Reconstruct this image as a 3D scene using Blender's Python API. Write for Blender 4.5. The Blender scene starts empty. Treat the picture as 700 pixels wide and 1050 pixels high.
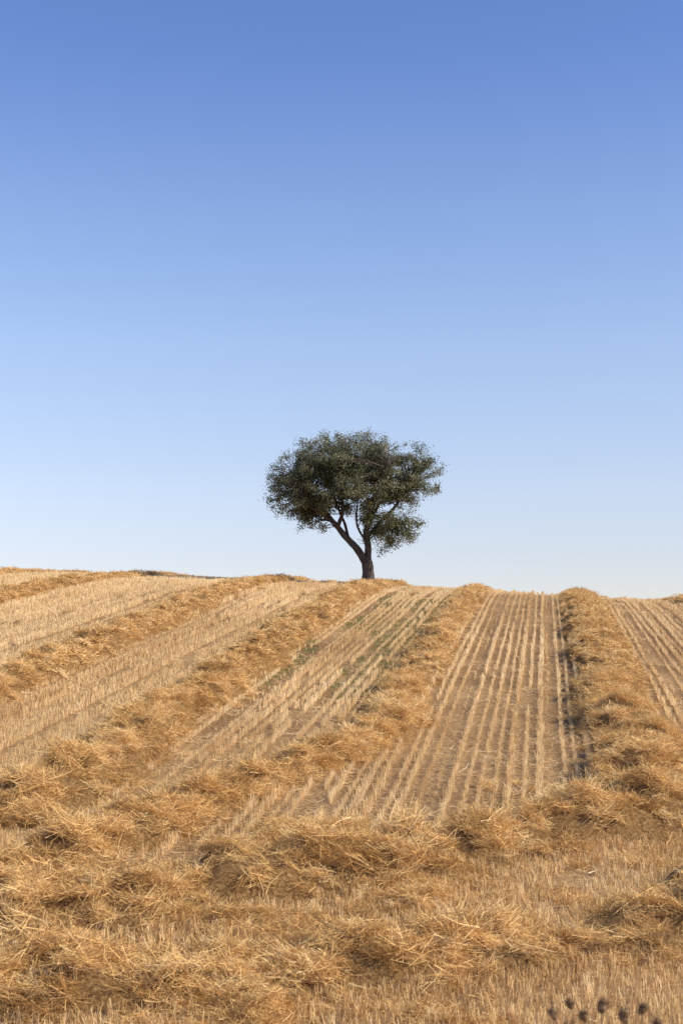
import bpy, math, random
import numpy as np
from mathutils import Vector, noise, Euler
from mathutils.kdtree import KDTree

random.seed(7)
scene = bpy.context.scene
root = scene.collection

# ---------------------------------------------------------------- terrain
A = math.radians(8.2); SA, CA = math.sin(A), math.cos(A)
def smax(a, b, k):
    h = max(k-abs(a-b), 0.0)/k
    return max(a, b)+h*h*k*0.25
def ground_z(x, y):
    zf = -5.2+0.15*y
    if y > 55:
        if y <= 110: zf -= 0.00226*(y-55)**2
        else:
            z110 = -5.2+0.15*110-0.00226*55*55
            zf = z110-0.0986*(y-110)
    zb = -1.65-0.16*max(y, 0.0)
    z = smax(zf, zb, 0.8)
    z = smax(z, -7.0, 2.0)
    xx = max(-32.0, min(32.0, x))
    ye = max(0.0, y)
    if ye > 65: ye = 65+15*(1-math.exp(-(ye-65)/15))
    f = ye/73.0
    z += f*f*(-0.03-0.048*xx-0.0010*xx*xx)
    if 8 < y < 140 and abs(x) < 60:
        z += 0.08*noise.noise(Vector((x*0.09, y*0.07, 3.1)))+0.03*noise.noise(Vector((x*0.5, y*0.4, 9.1)))
    return z

# ---------------------------------------------------------------- materials
def new_mat(name):
    m = bpy.data.materials.new(name); m.use_nodes = True
    nt = m.node_tree; nt.nodes.clear()
    return m, nt, nt.nodes, nt.links
def ramp(n, stops):
    r = n.new('ShaderNodeValToRGB'); cr = r.color_ramp
    while len(cr.elements) < len(stops): cr.elements.new(0.5)
    for e, (p, c) in zip(cr.elements, stops):
        e.position = p; e.color = (*c, 1)
    return r
def mathn(nt, op, a, b=None):
    m = nt.nodes.new('ShaderNodeMath'); m.operation = op
    for i, v in enumerate((a, b)):
        if v is None: continue
        if isinstance(v, (int, float)): m.inputs[i].default_value = v
        else: nt.links.new(v, m.inputs[i])
    return m.outputs[0]

def strand_mat(name, stops, transl=0.15, rough=0.6):
    m, nt, n, l = new_mat(name)
    a1 = n.new('ShaderNodeAttribute'); a1.attribute_type = 'INSTANCER'; a1.attribute_name = 'tint'
    a2 = n.new('ShaderNodeAttribute'); a2.attribute_type = 'GEOMETRY'; a2.attribute_name = 'shade'
    s = mathn(nt, 'MULTIPLY', a1.outputs['Fac'], 0.6)
    t = mathn(nt, 'MULTIPLY', a2.outputs['Fac'], 0.4)
    f = mathn(nt, 'ADD', s, t)
    r = ramp(n, stops); l.new(f, r.inputs[0])
    p = n.new('ShaderNodeBsdfPrincipled'); p.inputs['Roughness'].default_value = rough
    p.inputs['Specular IOR Level'].default_value = 0.3
    l.new(r.outputs[0], p.inputs['Base Color'])
    tr = n.new('ShaderNodeBsdfTranslucent'); l.new(r.outputs[0], tr.inputs[0])
    mx = n.new('ShaderNodeMixShader'); mx.inputs[0].default_value = transl
    l.new(p.outputs[0], mx.inputs[1]); l.new(tr.outputs[0], mx.inputs[2])
    o = n.new('ShaderNodeOutputMaterial'); l.new(mx.outputs[0], o.inputs[0])
    return m
mat_stubble = strand_mat('stubble_straw', [(0, (.36,.19,.065)), (.3, (.66,.43,.19)), (.62, (.88,.65,.345)), (1, (.95,.78,.50))], .2)
mat_straw = strand_mat('golden_straw', [(0, (.13,.055,.016)), (.26, (.47,.255,.08)), (.6, (.86,.565,.225)), (1, (.96,.77,.43))], .15)
mat_weed = strand_mat('weed_green', [(0, (.16,.16,.05)), (1, (.34,.33,.12))])

def ground_mat():
    m, nt, n, l = new_mat('field_soil')
    tc = n.new('ShaderNodeTexCoord')
    n1 = n.new('ShaderNodeTexNoise'); n1.inputs['Scale'].default_value = 14; n1.inputs['Detail'].default_value = 8; n1.inputs['Roughness'].default_value = .75
    n2 = n.new('ShaderNodeTexNoise'); n2.inputs['Scale'].default_value = .35; n2.inputs['Detail'].default_value = 4
    l.new(tc.outputs['Object'], n1.inputs[0]); l.new(tc.outputs['Object'], n2.inputs[0])
    f = mathn(nt, 'ADD', mathn(nt, 'MULTIPLY', n1.outputs[0], .75), mathn(nt, 'MULTIPLY', n2.outputs[0], .25))
    r = ramp(n, [(.38, (.16,.082,.034)), (.5, (.34,.20,.088)), (.64, (.62,.41,.19))]); l.new(f, r.inputs[0])
    b = n.new('ShaderNodeBump'); b.inputs['Strength'].default_value = .7; b.inputs['Distance'].default_value = .03
    l.new(n1.outputs[0], b.inputs['Height'])
    p = n.new('ShaderNodeBsdfPrincipled'); p.inputs['Roughness'].default_value = .95
    p.inputs['Specular IOR Level'].default_value = .1
    l.new(r.outputs[0], p.inputs['Base Color']); l.new(b.outputs[0], p.inputs['Normal'])
    o = n.new('ShaderNodeOutputMaterial'); l.new(p.outputs[0], o.inputs[0])
    return m
def mound_mat():
    m, nt, n, l = new_mat('packed_straw')
    tc = n.new('ShaderNodeTexCoord')
    n1 = n.new('ShaderNodeTexNoise'); n1.inputs['Scale'].default_value = 22; n1.inputs['Detail'].default_value = 8; n1.inputs['Roughness'].default_value = .8
    l.new(tc.outputs['Object'], n1.inputs[0])
    r = ramp(n, [(.35, (.09,.042,.014)), (.5, (.28,.15,.055)), (.65, (.55,.35,.15))]); l.new(n1.outputs[0], r.inputs[0])  # straw browns kept dark, painting shade into gaps between the clumps
    b = n.new('ShaderNodeBump'); b.inputs['Strength'].default_value = 1; b.inputs['Distance'].default_value = .05
    l.new(n1.outputs[0], b.inputs['Height'])
    p = n.new('ShaderNodeBsdfPrincipled'); p.inputs['Roughness'].default_value = .9
    p.inputs['Specular IOR Level'].default_value = .1
    l.new(r.outputs[0], p.inputs['Base Color']); l.new(b.outputs[0], p.inputs['Normal'])
    o = n.new('ShaderNodeOutputMaterial'); l.new(p.outputs[0], o.inputs[0])
    return m
mat_ground = ground_mat(); mat_mound = mound_mat()

# ---------------------------------------------------------------- ground sheet
def axis(lo, hi, step, far):
    core = list(np.arange(lo, hi+step*.5, step))
    out = []; d = step*1.5; v = hi
    while v < far: v += d; d *= 1.35; out.append(v)
    neg = []; d = step*1.5; v = lo
    while v > -far: v -= d; d *= 1.35; neg.append(v)
    return neg[::-1]+core+out
xs = axis(-36, 36, .5, 3000); ys = axis(-6, 125, .5, 4000)
verts = [(x, y, ground_z(x, y)) for y in ys for x in xs]
nx = len(xs)
faces = [(j*nx+i, j*nx+i+1, (j+1)*nx+i+1, (j+1)*nx+i) for j in range(len(ys)-1) for i in range(nx-1)]
me = bpy.data.meshes.new('harvested_field'); me.from_pydata(verts, [], faces)
me.polygons.foreach_set('use_smooth', [True]*len(faces)); me.materials.append(mat_ground)
field = bpy.data.objects.new('harvested_field', me); root.objects.link(field)

# ---------------------------------------------------------------- strand builders
def strands_mesh(name, strands, mat):
    V = []; F = []; S = []
    for pts, w, side, sh in strands:
        b = len(V); k = len(pts)
        for i, p in enumerate(pts):
            ww = w*(1-.35*i/(k-1))*.5
            V.append(p-side*ww); V.append(p+side*ww); S += [sh, sh]
        for i in range(k-1):
            F.append((b+2*i, b+2*i+1, b+2*i+3, b+2*i+2))
    me = bpy.data.meshes.new(name); me.from_pydata([tuple(v) for v in V], [], F)
    at = me.attributes.new('shade', 'FLOAT', 'POINT'); at.data.foreach_set('value', S)
    me.materials.append(mat)
    return bpy.data.objects.new(name, me)
U = random.uniform
def straw_clump(name, n, wmin, wmax, R, H, mat, lmin=.12, lmax=.42, els=.33):
    st = []
    for _ in range(n):
        L = U(lmin, lmax); az = U(0, 2*math.pi); el = random.gauss(.06, els)
        d = Vector((math.cos(az)*math.cos(el), math.sin(az)*math.cos(el), math.sin(el)))
        r = R*math.sqrt(random.random()); a = U(0, 6.283)
        c = Vector((r*math.cos(a), r*math.sin(a), U(-.02, H)*(1-.5*r/R)))
        side = d.cross(Vector((U(-1, 1), U(-1, 1), U(-.3, 1)))).normalized()
        bend = Vector((U(-1, 1), U(-1, 1), U(-1.2, .3)))*L*.16
        pts = [c-d*L/2+bend*-.3, c+bend*.6, c+d*L/2+bend*-.4]
        st.append((pts, U(wmin, wmax), side, random.random()**.9))
    return strands_mesh(name, st, mat)
def stub_tuft(name, n, wmin, wmax, mat, hmin=.09, hmax=.19, along=.10, across=.017):
    st = []
    for _ in range(n):
        h = U(hmin, hmax)
        c = Vector((random.gauss(0, across), U(-along, along), -.02))
        tip = c+Vector((random.gauss(0, .018), random.gauss(0, .03), h))
        a = U(0, math.pi); side = Vector((math.cos(a), math.sin(a), 0))
        st.append(([c, tip], U(wmin, wmax), side, random.random()))
    for _ in range(n//8):
        c = Vector((U(-.08, .08), U(-.15, .15), U(.005, .03))); az = math.pi/2+random.gauss(0, .8); L = U(.08, .2)
        d = Vector((math.cos(az), math.sin(az), U(-.1, .1)))*L/2
        st.append(([c-d, c+d], U(wmin, wmax), Vector((-math.sin(az), math.cos(az), .2)), random.random()))
    return strands_mesh(name, st, mat)
def make_coll(name, objs):
    c = bpy.data.collections.new(name)
    for o in objs: c.objects.link(o)
    return c
C_clump_near = make_coll('straw_clumps_fine', [straw_clump('straw_clump_fine_%d' % i, 85, .0035, .008, .18, .13, mat_straw) for i in range(7)])
C_clump_far = make_coll('straw_clumps_coarse', [straw_clump('straw_clump_coarse_%d' % i, 44, .008, .016, .20, .12, mat_straw, .12, .36, .30) for i in range(5)])
C_stub_near = make_coll('stubble_tufts_fine', [stub_tuft('stubble_tuft_fine_%d' % i, 22, .004, .008, mat_stubble) for i in range(6)])
C_stub_far = make_coll('stubble_tufts_coarse', [stub_tuft('stubble_tuft_coarse_%d' % i, 13, .006, .012, mat_stubble) for i in range(5)])
C_loose = make_coll('loose_straws', [straw_clump('loose_straw_%d' % i, 12, .004, .009, .35, .02, mat_stubble, .1, .3) for i in range(4)])
C_weed = make_coll('weeds', [stub_tuft('weed_%d' % i, 10, .010, .018, mat_weed, .03, .09, .06, .05) for i in range(3)])

def scatter(name, P, R, S, I, T, coll, parent=None):
    me = bpy.data.meshes.new(name); N = len(P)
    me.vertices.add(N); me.vertices.foreach_set('co', np.asarray(P, dtype=np.float32).ravel())
    a = me.attributes.new('irot', 'FLOAT_VECTOR', 'POINT'); a.data.foreach_set('vector', np.asarray(R, dtype=np.float32).ravel())
    a = me.attributes.new('iscale', 'FLOAT', 'POINT'); a.data.foreach_set('value', np.asarray(S, dtype=np.float32))
    a = me.attributes.new('iidx', 'INT', 'POINT'); a.data.foreach_set('value', np.asarray(I, dtype=np.int32))
    a = me.attributes.new('tint', 'FLOAT', 'POINT'); a.data.foreach_set('value', np.clip(np.asarray(T, dtype=np.float32), 0, 1))
    ob = bpy.data.objects.new(name, me); root.objects.link(ob)
    ng = bpy.data.node_groups.new(name+'_nodes', 'GeometryNodeTree')
    ng.interface.new_socket('Geometry', in_out='INPUT', socket_type='NodeSocketGeometry')
    ng.interface.new_socket('Geometry', in_out='OUTPUT', socket_type='NodeSocketGeometry')
    n, l = ng.nodes, ng.links
    gi = n.new('NodeGroupInput'); go = n.new('NodeGroupOutput')
    ci = n.new('GeometryNodeCollectionInfo'); ci.inputs['Collection'].default_value = coll
    ci.inputs['Separate Children'].default_value = True; ci.inputs['Reset Children'].default_value = True
    ip = n.new('GeometryNodeInstanceOnPoints'); ip.inputs['Pick Instance'].default_value = True
    def na(nm, t):
        x = n.new('GeometryNodeInputNamedAttribute'); x.data_type = t; x.inputs['Name'].default_value = nm
        return x.outputs['Attribute']
    l.new(gi.outputs[0], ip.inputs['Points']); l.new(ci.outputs[0], ip.inputs['Instance'])
    l.new(na('iidx', 'INT'), ip.inputs['Instance Index'])
    l.new(na('irot', 'FLOAT_VECTOR'), ip.inputs['Rotation'])
    l.new(na('iscale', 'FLOAT'), ip.inputs['Scale'])
    l.new(ip.outputs[0], go.inputs[0])
    md = ob.modifiers.new('scatter', 'NODES'); md.node_group = ng
    if parent: ob.parent = parent
    return ob

# ---------------------------------------------------------------- windrows
def row_xy(u, y): return (u+y*SA)/CA
def straight(u0, u1, y0, y1):
    out = []
    for k in range(25):
        y = y0+(y1-y0)*k/24; u = u0+(u1-u0)*k/24
        out.append((row_xy(u, y), y))
    return out
paths = [
    (straight(1.45, 1.5, 21.5, 100), .78, .37),
    ([(-5.2, 17.6), (-3.6, 19.4), (-2.2, 21.6), (-1.0, 23.9), (.1, 26.0), (1.0, 28.6)]+straight(-3.2, -3.45, 31, 100), .52, .26),
    (straight(-7.5, -8.4, 21.0, 100), .72, .40),
    (straight(-12.1, -14.0, 24, 100), .64, .36),
    (straight(-20.2, -20.3, 34, 100), .64, .32),
    (straight(-26, -26, 45, 100), .64, .28),
    (straight(6.4, 6.1, 28, 100), .64, .34),
    (straight(11.3, 11.0, 45, 100), .64, .30),
    ([(-9, 14.6), (-6, 15.8), (-3.6, 16.9), (-1, 18.0), (1.6, 19.2), (3.6, 20.3), (6, 21.6), (10, 23.4)], .90, .32),
    ([(-8, 12.5), (-5, 13.6), (-3, 14.3), (0, 14.9), (2.5, 15.9), (4.5, 17.0), (8, 18.6)], .90, .22),
]
occ = []
def resample(pts, step):
    P = [Vector((p[0], p[1])) for p in pts]
    dense = []
    for i in range(len(P)-1):
        p0 = P[max(i-1, 0)]; p1 = P[i]; p2 = P[i+1]; p3 = P[min(i+2, len(P)-1)]
        for k in range(12):
            t = k/12
            dense.append(.5*((2*p1)+(p2-p0)*t+(2*p0-5*p1+4*p2-p3)*t*t+(3*p1-p0-3*p2+p3)*t**3))
    dense.append(P[-1])
    out = [dense[0]]; acc = 0
    for a, b in zip(dense, dense[1:]):
        L = (b-a).length
        while acc+L >= step:
            t = (step-acc)/L; a = a+(b-a)*t; out.append(a.copy()); L = (b-a).length; acc = 0
            if L < 1e-6: break
        acc += L
    return out
for wi, (pp, HW, HT) in enumerate(paths):
    step = .14
    pl = resample(pp, step); n = len(pl)
    tang = []
    for i in range(n):
        t = (pl[min(i+1, n-1)]-pl[max(i-1, 0)]).normalized(); tang.append(t)
    sd = 17.3*wi
    fg = wi >= 8
    amp = 1.7 if fg else 1.0
    def widths(i):
        s = i*step
        w = HW*(1+amp*.25*noise.noise(Vector((s*.45, sd, 0)))+.35*noise.noise(Vector((s*1.5, sd, 5))))
        crest = 1-.5*max(0, min(1, (pl[i].y-50)/18))
        h = HT*crest*(1+amp*.4*noise.noise(Vector((s*.5, sd, 9)))+.7*noise.noise(Vector((s*1.6, sd, 2))))
        off = (.6 if fg else .30)*noise.noise(Vector((s*.3, sd, 4)))+.15*noise.noise(Vector((s*1.2, sd, 14)))
        e = min(1, i/14, (n-1-i)/14)
        return w, max(.02, h)*e, off
    def mound(i, t):
        w, h, off = widths(i)
        p = pl[i]; nrm = Vector((tang[i].y, -tang[i].x))
        q = p+nrm*(t*w+off)
        prof = max(0, 1-abs(t)**3.5)
        lump = .24*noise.noise(Vector((q.x*2.3, q.y*2.3, sd)))+.10*noise.noise(Vector((q.x*5, q.y*5, sd)))
        lump *= 1-.55*max(0, min(1, (p.y-50)/18))
        return Vector((q.x, q.y, ground_z(q.x, q.y)+prof*max(.01, h+lump)))
    K = 17; V = []; F = []
    for i in range(n):
        for k in range(K):
            t = -1.05+2.1*k/(K-1)
            v = mound(i, t)
            if k in (0, K-1): v.z -= .04
            V.append(tuple(v))
        w, h, off = widths(i)
        if i % 2 == 0: occ.append((pl[i].x, pl[i].y, w*(.55 if fg else .8)))
    for i in range(n-1):
        for k in range(K-1):
            a = i*K+k; F.append((a, a+K, a+K+1, a+1))
    me = bpy.data.meshes.new('straw_windrow'); me.from_pydata(V, [], F); me.materials.append(mat_mound)
    me.polygons.foreach_set('use_smooth', [True]*len(F))
    wob = bpy.data.objects.new('straw_windrow', me); root.objects.link(wob)
    near = ([], [], [], [], []); far = ([], [], [], [], [])
    for i in range(n):
        y = pl[i].y; x = pl[i].x
        if abs(x) > .25*y+7: continue
        isn = y < 34
        dens = 76 if y < 22 else (64 if isn else 44)
        sig = .60 if fg else .52
        for _ in range(int(dens*step)+(random.random() < (dens*step) % 1)):
            t = random.gauss(0, sig)
            if abs(t) > 2.1: continue
            v = mound(i, t)
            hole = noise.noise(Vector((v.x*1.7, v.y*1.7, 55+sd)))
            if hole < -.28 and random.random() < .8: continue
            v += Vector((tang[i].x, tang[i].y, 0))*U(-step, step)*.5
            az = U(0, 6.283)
            tint = .57+.42*noise.noise(Vector((v.x*1.5, v.y*1.5, 7)))+.45*min(0, hole+.1)+random.gauss(0, .17)  # tint drops around holes: pocket shade put into the straw colour
            out = near if isn else far
            sc = U(.6, 1.15)
            if random.random() < .07 and isn: sc *= 1.5
            if abs(t) > 1: sc *= .75
            v.z += U(-.04, .03) if abs(t) < 1 else -.03
            e = Euler((random.gauss(0, .3), random.gauss(0, .3), az))
            out[0].append(tuple(v)); out[1].append(tuple(e)); out[2].append(sc)
            out[3].append(random.randrange(35)); out[4].append(tint)
    if near[0]: scatter('straw_near', *near[:3], [k % 7 for k in near[3]], near[4], C_clump_near, wob)
    if far[0]: scatter('straw_far', *far[:3], [k % 5 for k in far[3]], far[4], C_clump_far, wob)

# ---------------------------------------------------------------- stubble
kd = KDTree(len(occ))
for i, o in enumerate(occ): kd.insert((o[0], o[1], 0), i)
kd.balance()
def in_windrow(x, y):
    co, i, d = kd.find((x, y, 0))
    return d < occ[i][2]
N_ = ([], [], [], [], []); F_ = ([], [], [], [], [])
def headland(x, y): return y < 18.7+.47*x
rowsp = .225
def rowprop(k):
    r = random.Random(k*13+5)
    return r.gauss(0, .12), r.gauss(0, .018), 1+r.gauss(0, .20)
def windpos(u):
    bounds = [-26, -20.2, -13.4, -8.1, -3.4, 1.5, 6.3, 11.2]
    for a, b in zip(bounds, bounds[1:]):
        if a <= u < b: return (u-a)/(b-a), b-a
    return .5, 5
def add_tuft(x, y, rz, tint, sc):
    out = N_ if y < 30 else F_
    out[0].append((x, y, ground_z(x, y))); out[1].append((random.gauss(0, .08), random.gauss(0, .08), rz+(math.pi if random.random() < .5 else 0)))
    out[2].append(sc); out[3].append(random.randrange(30)); out[4].append(tint)
k0, k1 = int(-40/rowsp), int(24/rowsp)
for k in range(k0, k1):
    off, jit, hs = rowprop(k)
    u0 = k*rowsp
    f, wd = windpos(u0); d = f*wd
    track = (abs(d-1.5) < rowsp*.5) or (abs(d-(wd-1.5)) < rowsp*.5)
    y = 10+U(0, .2)
    while y < 88:
        stp = .10 if y < 30 else .12
        y += stp*U(.6, 1.4)
        u = u0+jit+.035*noise.noise(Vector((k*3.3, y*.15, 0)))+random.gauss(0, .008)
        x = row_xy(u, y)
        if abs(x) > .245*y+4: continue
        if headland(x, y): continue
        if in_windrow(x, y): continue
        patch = noise.noise(Vector((x*.25, y*.12, 1.5)))
        gap = noise.noise(Vector((k*7.7, y*.5, 2.5)))
        if gap < -.48: continue
        sc = hs*(.92+.22*patch)*U(.75, 1.25)
        tint = .58+off+.32*patch+random.gauss(0, .13)
        if track:
            if random.random() < (.82 if u > -8 else .5): continue
            sc *= .6; tint -= .1
        add_tuft(x, y, A*-1, tint, sc)
HD = math.atan2(.47, 1); hx, hy = math.cos(HD), math.sin(HD)
for k in range(0, 52):
    v0 = -k*.22
    s = -12
    while s < 14:
        s += .105*U(.7, 1.3)
        x = s*hx-hy*v0; y = 18.7+s*hy+hx*v0
        x += random.gauss(0, .03); y += random.gauss(0, .03)
        if y < 9.2 or y > 30 or abs(x) > .245*y+3: continue
        if not headland(x, y) or in_windrow(x, y): continue
        if noise.noise(Vector((x*.8, y*.8, 8))) < -.4: continue
        tint = .40+.34*noise.noise(Vector((x*.5, y*.5, 4)))+random.gauss(0, .13)
        add_tuft(x, y, HD-math.pi/2, tint, U(.85, 1.4))
print('stubble', len(N_[0]), len(F_[0]))
stub = scatter('stubble_rows', *N_[:3], [k % 6 for k in N_[3]], N_[4], C_stub_near)
scatter('stubble_far_rows', *F_[:3], [k % 5 for k in F_[3]], F_[4], C_stub_far, stub)
L_ = ([], [], [], [], [])
for _ in range(10000):
    y = 10+70*random.random()**1.15
    x = U(-1, 1)*(.245*y+3)
    if noise.noise(Vector((x*.5, y*.35, 20))) < U(-.3, .5): continue
    L_[0].append((x, y, ground_z(x, y)+U(.0, .06))); L_[1].append((random.gauss(0, .12), random.gauss(0, .12), U(0, 6.28)))
    L_[2].append(U(.6, 1.3)); L_[3].append(random.randrange(4)); L_[4].append(.6+random.gauss(0, .2))
scatter('loose_straw_litter', *L_, C_loose, stub)
M_ = ([], [], [], [], [])
for _ in range(26000):
    y = U(9.5, 25); x = U(-1, 1)*(.245*y+3)
    e = y-(18.7+.47*x)
    if e > 4: continue
    q = noise.noise(Vector((x*.55, y*.8, 41)))+.6*noise.noise(Vector((x*1.8, y*2.2, 4)))
    thr = .02 if e < .8 else .02+.20*(e-.8)
    if x > 1 and e < 0: thr += .06
    if x < -.5 and e > 0: thr -= .06
    if y < 14.6+.15*x: thr += .12
    if q < thr+U(-.12, .12): continue
    h = .34*max(0, q-thr)
    M_[0].append((x, y, ground_z(x, y)+h*U(-.1, 1))); M_[1].append((random.gauss(0, .25), random.gauss(0, .25), U(0, 6.28)))
    M_[2].append(U(.4, .95)); M_[3].append(random.randrange(7))
    M_[4].append(.49+.48*noise.noise(Vector((x*1.3, y*1.3, 70)))+random.gauss(0, .17))
scatter('scattered_straw', *M_, C_clump_near)
G_ = ([], [], [], [], [])
for _ in range(8000):
    y = 28+45*random.random(); u = U(-8, -3.4)
    x = row_xy(u, y)
    if noise.noise(Vector((u*.6, y*.12, 30))) < .0 or in_windrow(x, y): continue
    G_[0].append((x, y, ground_z(x, y))); G_[1].append((0, 0, U(0, 6.28))); G_[2].append(U(.5, 1.1))
    G_[3].append(random.randrange(3)); G_[4].append(random.random())
scatter('field_weeds', *G_, C_weed)

# ---------------------------------------------------------------- tree
TX, TY = 1.33, 69.5
TZ = ground_z(TX, TY)-.05
def bark_mat():
    m, nt, n, l = new_mat('bark')
    tc = n.new('ShaderNodeTexCoord'); mp = n.new('ShaderNodeMapping'); mp.inputs['Scale'].default_value = (9, 9, 2)
    n1 = n.new('ShaderNodeTexNoise'); n1.inputs['Scale'].default_value = 1.5; n1.inputs['Detail'].default_value = 7
    l.new(tc.outputs['Object'], mp.inputs[0]); l.new(mp.outputs[0], n1.inputs[0])
    r = ramp(n, [(.35, (.025,.018,.014)), (.65, (.11,.085,.07))]); l.new(n1.outputs[0], r.inputs[0])
    b = n.new('ShaderNodeBump'); b.inputs['Distance'].default_value = .05; l.new(n1.outputs[0], b.inputs['Height'])
    p = n.new('ShaderNodeBsdfPrincipled'); p.inputs['Roughness'].default_value = .9
    l.new(r.outputs[0], p.inputs['Base Color']); l.new(b.outputs[0], p.inputs['Normal'])
    o = n.new('ShaderNodeOutputMaterial'); l.new(p.outputs[0], o.inputs[0]); return m
def leaf_mat():
    m, nt, n, l = new_mat('leaves')
    a = n.new('ShaderNodeAttribute'); a.attribute_name = 'shade'
    r = ramp(n, [(0, (.078,.086,.036)), (.5, (.178,.182,.086)), (.85, (.29,.275,.15)), (1, (.36,.30,.17))]); l.new(a.outputs['Fac'], r.inputs[0])
    p = n.new('ShaderNodeBsdfPrincipled'); p.inputs['Roughness'].default_value = .5
    l.new(r.outputs[0], p.inputs['Base Color'])
    tr = n.new('ShaderNodeBsdfTranslucent'); l.new(r.outputs[0], tr.inputs[0])
    mx = n.new('ShaderNodeMixShader'); mx.inputs[0].default_value = .3
    l.new(p.outputs[0], mx.inputs[1]); l.new(tr.outputs[0], mx.inputs[2])
    o = n.new('ShaderNodeOutputMaterial'); l.new(mx.outputs[0], o.inputs[0]); return m
tree = bpy.data.objects.new('holm_oak_tree', None); root.objects.link(tree); tree.location = (TX, TY, TZ)
WV, WF = [], []
def tube(pts, rad, seg=8):
    b = len(WV); k = len(pts)
    for i in range(k):
        t = (pts[min(i+1, k-1)]-pts[max(i-1, 0)]).normalized()
        ref = Vector((0, 1, 0)) if abs(t.y) < .9 else Vector((1, 0, 0))
        a = t.cross(ref).normalized(); c = t.cross(a)
        for j in range(seg):
            th = 2*math.pi*j/seg
            rr = rad[i]*(1+.14*noise.noise(Vector((j*1.7, i*.6, k))))
            WV.append(tuple(pts[i]+(a*math.cos(th)+c*math.sin(th))*rr))
    for i in range(k-1):
        for j in range(seg):
            WF.append((b+i*seg+j, b+i*seg+(j+1) % seg, b+(i+1)*seg+(j+1) % seg, b+(i+1)*seg+j))
def smooth_path(pts, rad, sub=6, wob=.05):
    P = [Vector(p) for p in pts]; out = []; ro = []
    for i in range(len(P)-1):
        p0 = P[max(i-1, 0)]; p1 = P[i]; p2 = P[i+1]; p3 = P[min(i+2, len(P)-1)]
        for k in range(sub):
            t = k/sub
            q = .5*((2*p1)+(p2-p0)*t+(2*p0-5*p1+4*p2-p3)*t*t+(3*p1-p0-3*p2+p3)*t**3)
            q += Vector((noise.noise(q*1.1), noise.noise(q*1.1+Vector((5, 5, 5))), 0))*wob
            out.append(q); ro.append(rad[i]+(rad[i+1]-rad[i])*t)
    out.append(P[-1]); ro.append(rad[-1]); return out, ro
limbs = [
    ([(.05, 0, -.2), (.0, 0, .25), (-.03, 0, .8), (-.12, 0, 1.35)], [.46, .33, .28, .27], 12),
    ([(-.10, 0, 1.15), (-.55, -.05, 1.85), (-1.15, -.1, 2.5), (-1.6, -.1, 3.1), (-2.3, -.2, 3.9), (-3.1, -.2, 4.9)], [.22, .18, .155, .13, .09, .04], 9),
    ([(-.10, .0, 1.2), (-.02, .05, 1.9), (-.12, .1, 2.7), (.1, .1, 3.6), (.3, .1, 4.7), (.2, .1, 6.2)], [.21, .17, .15, .12, .09, .04], 9),
    ([(-.08, .08, 2.5), (.45, .2, 3.1), (1.2, .3, 3.9), (2.0, .2, 5.0)], [.12, .10, .08, .03], 7),
    ([(-1.5, -.1, 2.95), (-1.25, -.3, 3.8), (-1.3, -.5, 4.8), (-1.0, -.6, 6.0)], [.11, .09, .07, .03], 7),
    ([(-1.0, -.1, 2.35), (-1.15, .5, 3.2), (-1.6, 1.2, 4.3), (-1.8, 1.9, 5.5)], [.09, .07, .05, .03], 7),
    ([(-.05, .1, 2.9), (.3, .9, 3.8), (.8, 1.7, 4.8), (1.1, 2.3, 5.7)], [.11, .08, .06, .03], 7),
    ([(.05, .1, 3.4), (.2, -.8, 4.2), (.5, -1.7, 5.0), (.9, -2.3, 5.8)], [.10, .08, .05, .03], 7),
    ([(-.08, -.0, 2.3), (-.40, -.05, 2.7), (-.60, -.1, 3.3), (-.5, -.2, 4.5)], [.06, .055, .05, .02], 6),
    ([(-1.6, -.1, 3.1), (-2.3, -.7, 3.5), (-3.2, -1.2, 4.1)], [.08, .06, .03], 6),
    ([(.45, .2, 3.1), (.9, 0, 3.0), (1.5, -.1, 3.1), (1.9, -.1, 3.3)], [.06, .05, .04, .02], 6),
]
nodes = []
for p, r, sg in limbs:
    q, rr = smooth_path(p, r); tube(q, rr, sg)
    for a, b in zip(q, rr):
        if a.z > 2.7: nodes.append((a, b))
ells = [((-.95, 0, 5.30), (3.85, 3.4, 2.2), 560), ((-1.3, 0, 6.2), (2.4, 2.3, 1.5), 150), ((.7, 0, 6.15), (2.4, 2.3, 1.5), 145), ((1.95, 0, 5.4), (1.75, 2.2, 1.6), 135),
        ((1.05, -.1, 3.2), (1.7, 1.6, 1.4), 120), ((-3.45, 0, 5.0), (1.65, 2.0, 1.75), 160), ((-2.6, 0, 3.8), (1.5, 1.6, 1.05), 80)]
clumps = []
for (c, r, num) in ells:
    cnt = 0; tries = 0
    while cnt < num and tries < num*30:
        tries += 1
        d = Vector((random.gauss(0, 1), random.gauss(0, 1), random.gauss(0, 1))).normalized()
        rad = (random.random()**.42)
        bump = 1+.24*noise.noise(d*3.1+Vector(c))
        p = Vector((c[0]+d.x*r[0]*rad*bump, c[1]+d.y*r[1]*rad*bump, c[2]+d.z*r[2]*rad*bump))
        if -2.0 < p.x < -.3 and p.z < 3.75: continue
        if p.x > 2.2 and p.z < 3.9 and c[2] > 4: continue
        if p.z < 3.2 and c[2] > 4 and p.x < .2: continue
        if noise.noise(p*.9+Vector((3, 8, 1))) < -.20: continue
        clumps.append((p, U(.14, .35), rad)); cnt += 1
LV, LF, LS = [], [], []
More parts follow.
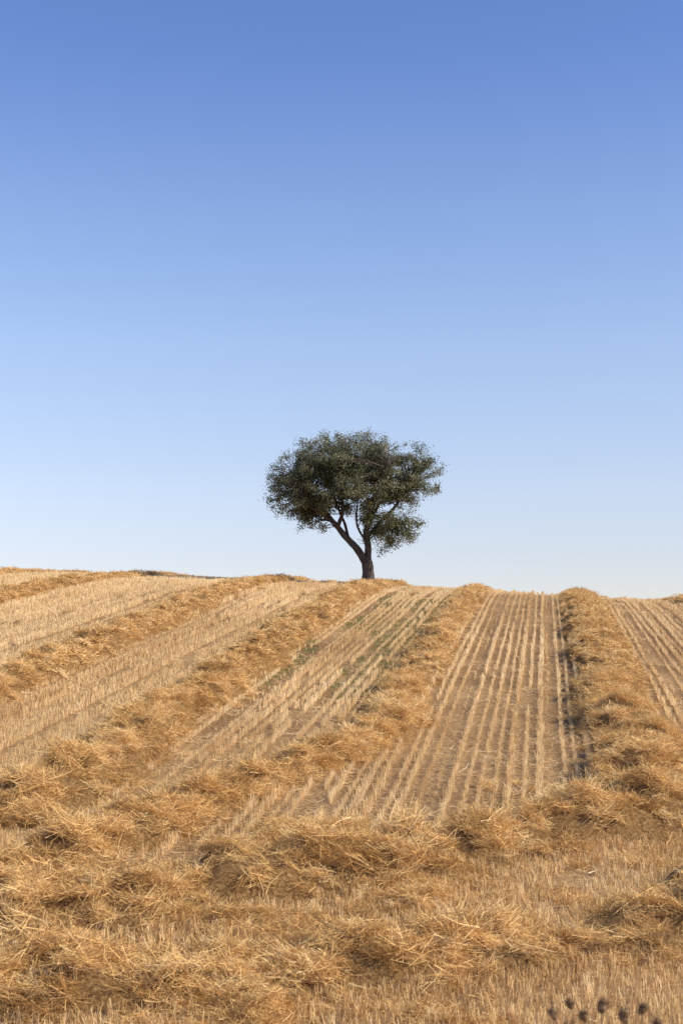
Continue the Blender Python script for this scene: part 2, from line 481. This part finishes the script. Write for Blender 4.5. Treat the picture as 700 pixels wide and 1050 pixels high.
for p, size, rad in clumps:
    best = min(nodes, key=lambda nd: (nd[0]-p).length_squared+max(0, nd[0].z-p.z)*1.5)
    a = best[0]; mid = (a+p)/2+Vector((U(-.15, .15), U(-.15, .15), U(.0, .25)))
    q, rr = smooth_path([a, mid, p], [min(.03, best[1]*.6), .016, .006], 3, .04); tube(q, rr, 4)
    out = (p-Vector((-.6, 0, 4.8))).normalized()
    base = .42+.55*noise.noise(p*1.3)+U(-.2, .2)
    nl = int(120*(size/.30)**2)
    ax = Vector((U(.6, 1.3), U(.6, 1.3), U(.5, 1.0)))
    for _ in range(nl):
        g = Vector((random.gauss(0, .58)*ax.x, random.gauss(0, .58)*ax.y, random.gauss(0, .58)*ax.z))*size
        if g.length > size*1.9: continue
        c = p+g
        nrm = (Vector((U(-1, 1), U(-1, 1), U(-1, 1)))+out*.6+Vector((0, 0, .5))).normalized()
        t = nrm.cross(Vector((U(-1, 1), U(-1, 1), U(-1, 1)))).normalized(); s = nrm.cross(t)
        L = U(.03, .055); W = L*.55
        b = len(LV)
        LV += [tuple(c-t*L), tuple(c+s*W), tuple(c+t*L), tuple(c-s*W)]
        LF.append((b, b+1, b+2, b+3)); sh = min(1, max(0, base+random.gauss(0, .16)))
        LS += [sh]*4
me = bpy.data.meshes.new('wood'); me.from_pydata(WV, [], WF); me.materials.append(bark_mat())
me.polygons.foreach_set('use_smooth', [True]*len(WF))
ob = bpy.data.objects.new('trunk_and_branches', me); root.objects.link(ob); ob.parent = tree
me = bpy.data.meshes.new('leaves'); me.from_pydata(LV, [], LF); me.materials.append(leaf_mat())
at = me.attributes.new('shade', 'FLOAT', 'POINT'); at.data.foreach_set('value', LS)
ob = bpy.data.objects.new('foliage', me); root.objects.link(ob); ob.parent = tree
print('leaves', len(LF))

# ---------------------------------------------------------------- dried thistles on the near bank
def thistle_mats():
    m, nt, n, l = new_mat('dry_thistle')
    tc = n.new('ShaderNodeTexCoord'); n1 = n.new('ShaderNodeTexNoise'); n1.inputs['Scale'].default_value = 60
    l.new(tc.outputs['Object'], n1.inputs[0])
    r = ramp(n, [(.35, (.14,.085,.045)), (.65, (.38,.25,.14))]); l.new(n1.outputs[0], r.inputs[0])
    p = n.new('ShaderNodeBsdfPrincipled'); p.inputs['Roughness'].default_value = .9
    p.inputs['Specular IOR Level'].default_value = .1
    l.new(r.outputs[0], p.inputs['Base Color'])
    o = n.new('ShaderNodeOutputMaterial'); l.new(p.outputs[0], o.inputs[0]); return m
mth = thistle_mats()
def thistle(base, heads):
    global WV, WF
    WV, WF = [], []
    bx, by = base; bz = ground_z(bx, by)-.03
    B = Vector((0, 0, 0))
    hub = Vector((.03, 0, .85))
    q, rr = smooth_path([B, Vector((.02, .01, .4)), hub], [.007, .006, .005], 4, .01); tube(q, rr, 6)
    for hxp, hyp, hz, hr in heads:
        H = Vector((hxp-bx, hyp-by, hz-bz))
        st = B.lerp(hub, U(.75, 1.0))
        mid = st.lerp(H, .5)+Vector((U(-.02, .02), 0, -.03))
        q, rr = smooth_path([st, mid, H], [.004, .0035, .003], 5, .008); tube(q, rr, 5)
        prof = [(-1.0, .2), (-.8, .55), (-.3, .8), (.2, .75), (.6, .6), (1.0, .7), (1.25, .35)]
        ax = ((H-mid).normalized()+Vector((U(-.6, .6), U(-.3, .3), 0))).normalized()
        tube([H+ax*a*hr for a, _ in prof], [hr*b for _, b in prof], 10)
        for _ in range(90):
            d = Vector((random.gauss(0, 1), random.gauss(0, 1), random.gauss(0, 1))).normalized()
            if d.dot(ax) < -.7: continue
            s = d.cross(Vector((U(-1, 1), U(-1, 1), U(-1, 1)))).normalized()
            b = len(WV); p = H+d*hr*.65
            tip = p+(d*.7+ax*.7)*hr*U(.5, 1.3)
            WV.extend([tuple(p-s*.0025), tuple(p+s*.0025), tuple(tip)]); WF.append((b, b+1, b+2))
    for _ in range(16):
        h = B.lerp(hub, U(.15, 1.1)); az = U(0, 6.283); L = U(.06, .16)
        d = Vector((math.cos(az), math.sin(az), U(-.5, .3))); s = Vector((-math.sin(az), math.cos(az), 0))*.010
        b = len(WV)
        WV.extend([tuple(h), tuple(h+d*L*.5+s), tuple(h+d*L), tuple(h+d*L*.5-s)]); WF.append((b, b+1, b+2, b+3))
    me = bpy.data.meshes.new('dried_thistle'); me.from_pydata(WV, [], WF); me.materials.append(mth)
    ob = bpy.data.objects.new('dried_thistle', me); root.objects.link(ob); ob.location = (bx, by, bz)
thistle((.83, 5.0), [(.72, 5.0, -1.120, .017), (.785, 5.05, -1.098, .017), (.76, 4.95, -1.15, .015), (.885, 5.0, -1.095, .022), (.84, 5.1, -1.15, .018)])
thistle((1.02, 5.0), [(.955, 5.0, -1.125, .019), (1.03, 5.05, -1.115, .018), (1.06, 4.95, -1.145, .017), (.98, 5.1, -1.16, .017)])

# ---------------------------------------------------------------- sky and sun
EL, AZ = math.radians(34), math.radians(108)
w = bpy.data.worlds.new('World'); scene.world = w; w.use_nodes = True
nt = w.node_tree; nt.nodes.clear()
sky = nt.nodes.new('ShaderNodeTexSky'); sky.sky_type = 'NISHITA'; sky.sun_disc = False
sky.sun_elevation = EL; sky.sun_rotation = AZ; sky.altitude = 300; sky.air_density = 1.0; sky.dust_density = .6; sky.ozone_density = 3.0
# haze painted as a colour grade multiplied over the sky (function of elevation only)
tc = nt.nodes.new('ShaderNodeTexCoord'); sp = nt.nodes.new('ShaderNodeSeparateXYZ')
nt.links.new(tc.outputs['Generated'], sp.inputs[0])
k = 1/2.5
hz = ramp(nt.nodes, [(0.0, (1.20*k, .97*k, .98*k)), (.082, (1.36*k, 1.06*k, 1.03*k)), (.136, (1.52*k, 1.19*k, 1.12*k)), (.233, (1.54*k, 1.31*k, 1.27*k)), (.324, (1.32*k, 1.21*k, 1.33*k)), (.423, (.95*k, 1.01*k, 1.31*k)), (.7, (.7*k, .85*k, 1.1*k))])
nt.links.new(sp.outputs['Z'], hz.inputs[0])
vm = nt.nodes.new('ShaderNodeVectorMath'); vm.operation = 'MULTIPLY'
vs = nt.nodes.new('ShaderNodeVectorMath'); vs.operation = 'SCALE'; vs.inputs['Scale'].default_value = 2.5
nt.links.new(sky.outputs[0], vm.inputs[0]); nt.links.new(hz.outputs[0], vm.inputs[1]); nt.links.new(vm.outputs[0], vs.inputs[0])
bg = nt.nodes.new('ShaderNodeBackground'); bg.inputs[1].default_value = .15
wo = nt.nodes.new('ShaderNodeOutputWorld')
nt.links.new(vs.outputs[0], bg.inputs[0]); nt.links.new(bg.outputs[0], wo.inputs[0])
sd = bpy.data.lights.new('sun', 'SUN'); sd.energy = 5.0; sd.angle = math.radians(.5); sd.color = (1, .90, .74)
so = bpy.data.objects.new('sun', sd); root.objects.link(so)
S = Vector((math.sin(AZ)*math.cos(EL), math.cos(AZ)*math.cos(EL), math.sin(EL)))
so.rotation_euler = S.to_track_quat('Z', 'Y').to_euler(); so.location = S*50

# ---------------------------------------------------------------- camera
cd = bpy.data.cameras.new('camera'); cd.sensor_fit = 'VERTICAL'; cd.sensor_height = 36; cd.lens = 50
cd.clip_end = 8000; cd.clip_start = .05
cd.dof.use_dof = True; cd.dof.focus_distance = 62; cd.dof.aperture_fstop = 4.5
co = bpy.data.objects.new('camera', cd); root.objects.link(co)
co.location = (0, 0, 0); co.rotation_euler = (math.radians(90+6.84), 0, 0)
scene.camera = co
scene.view_settings.view_transform = 'Standard'; scene.view_settings.look = 'None'; scene.view_settings.exposure = 0
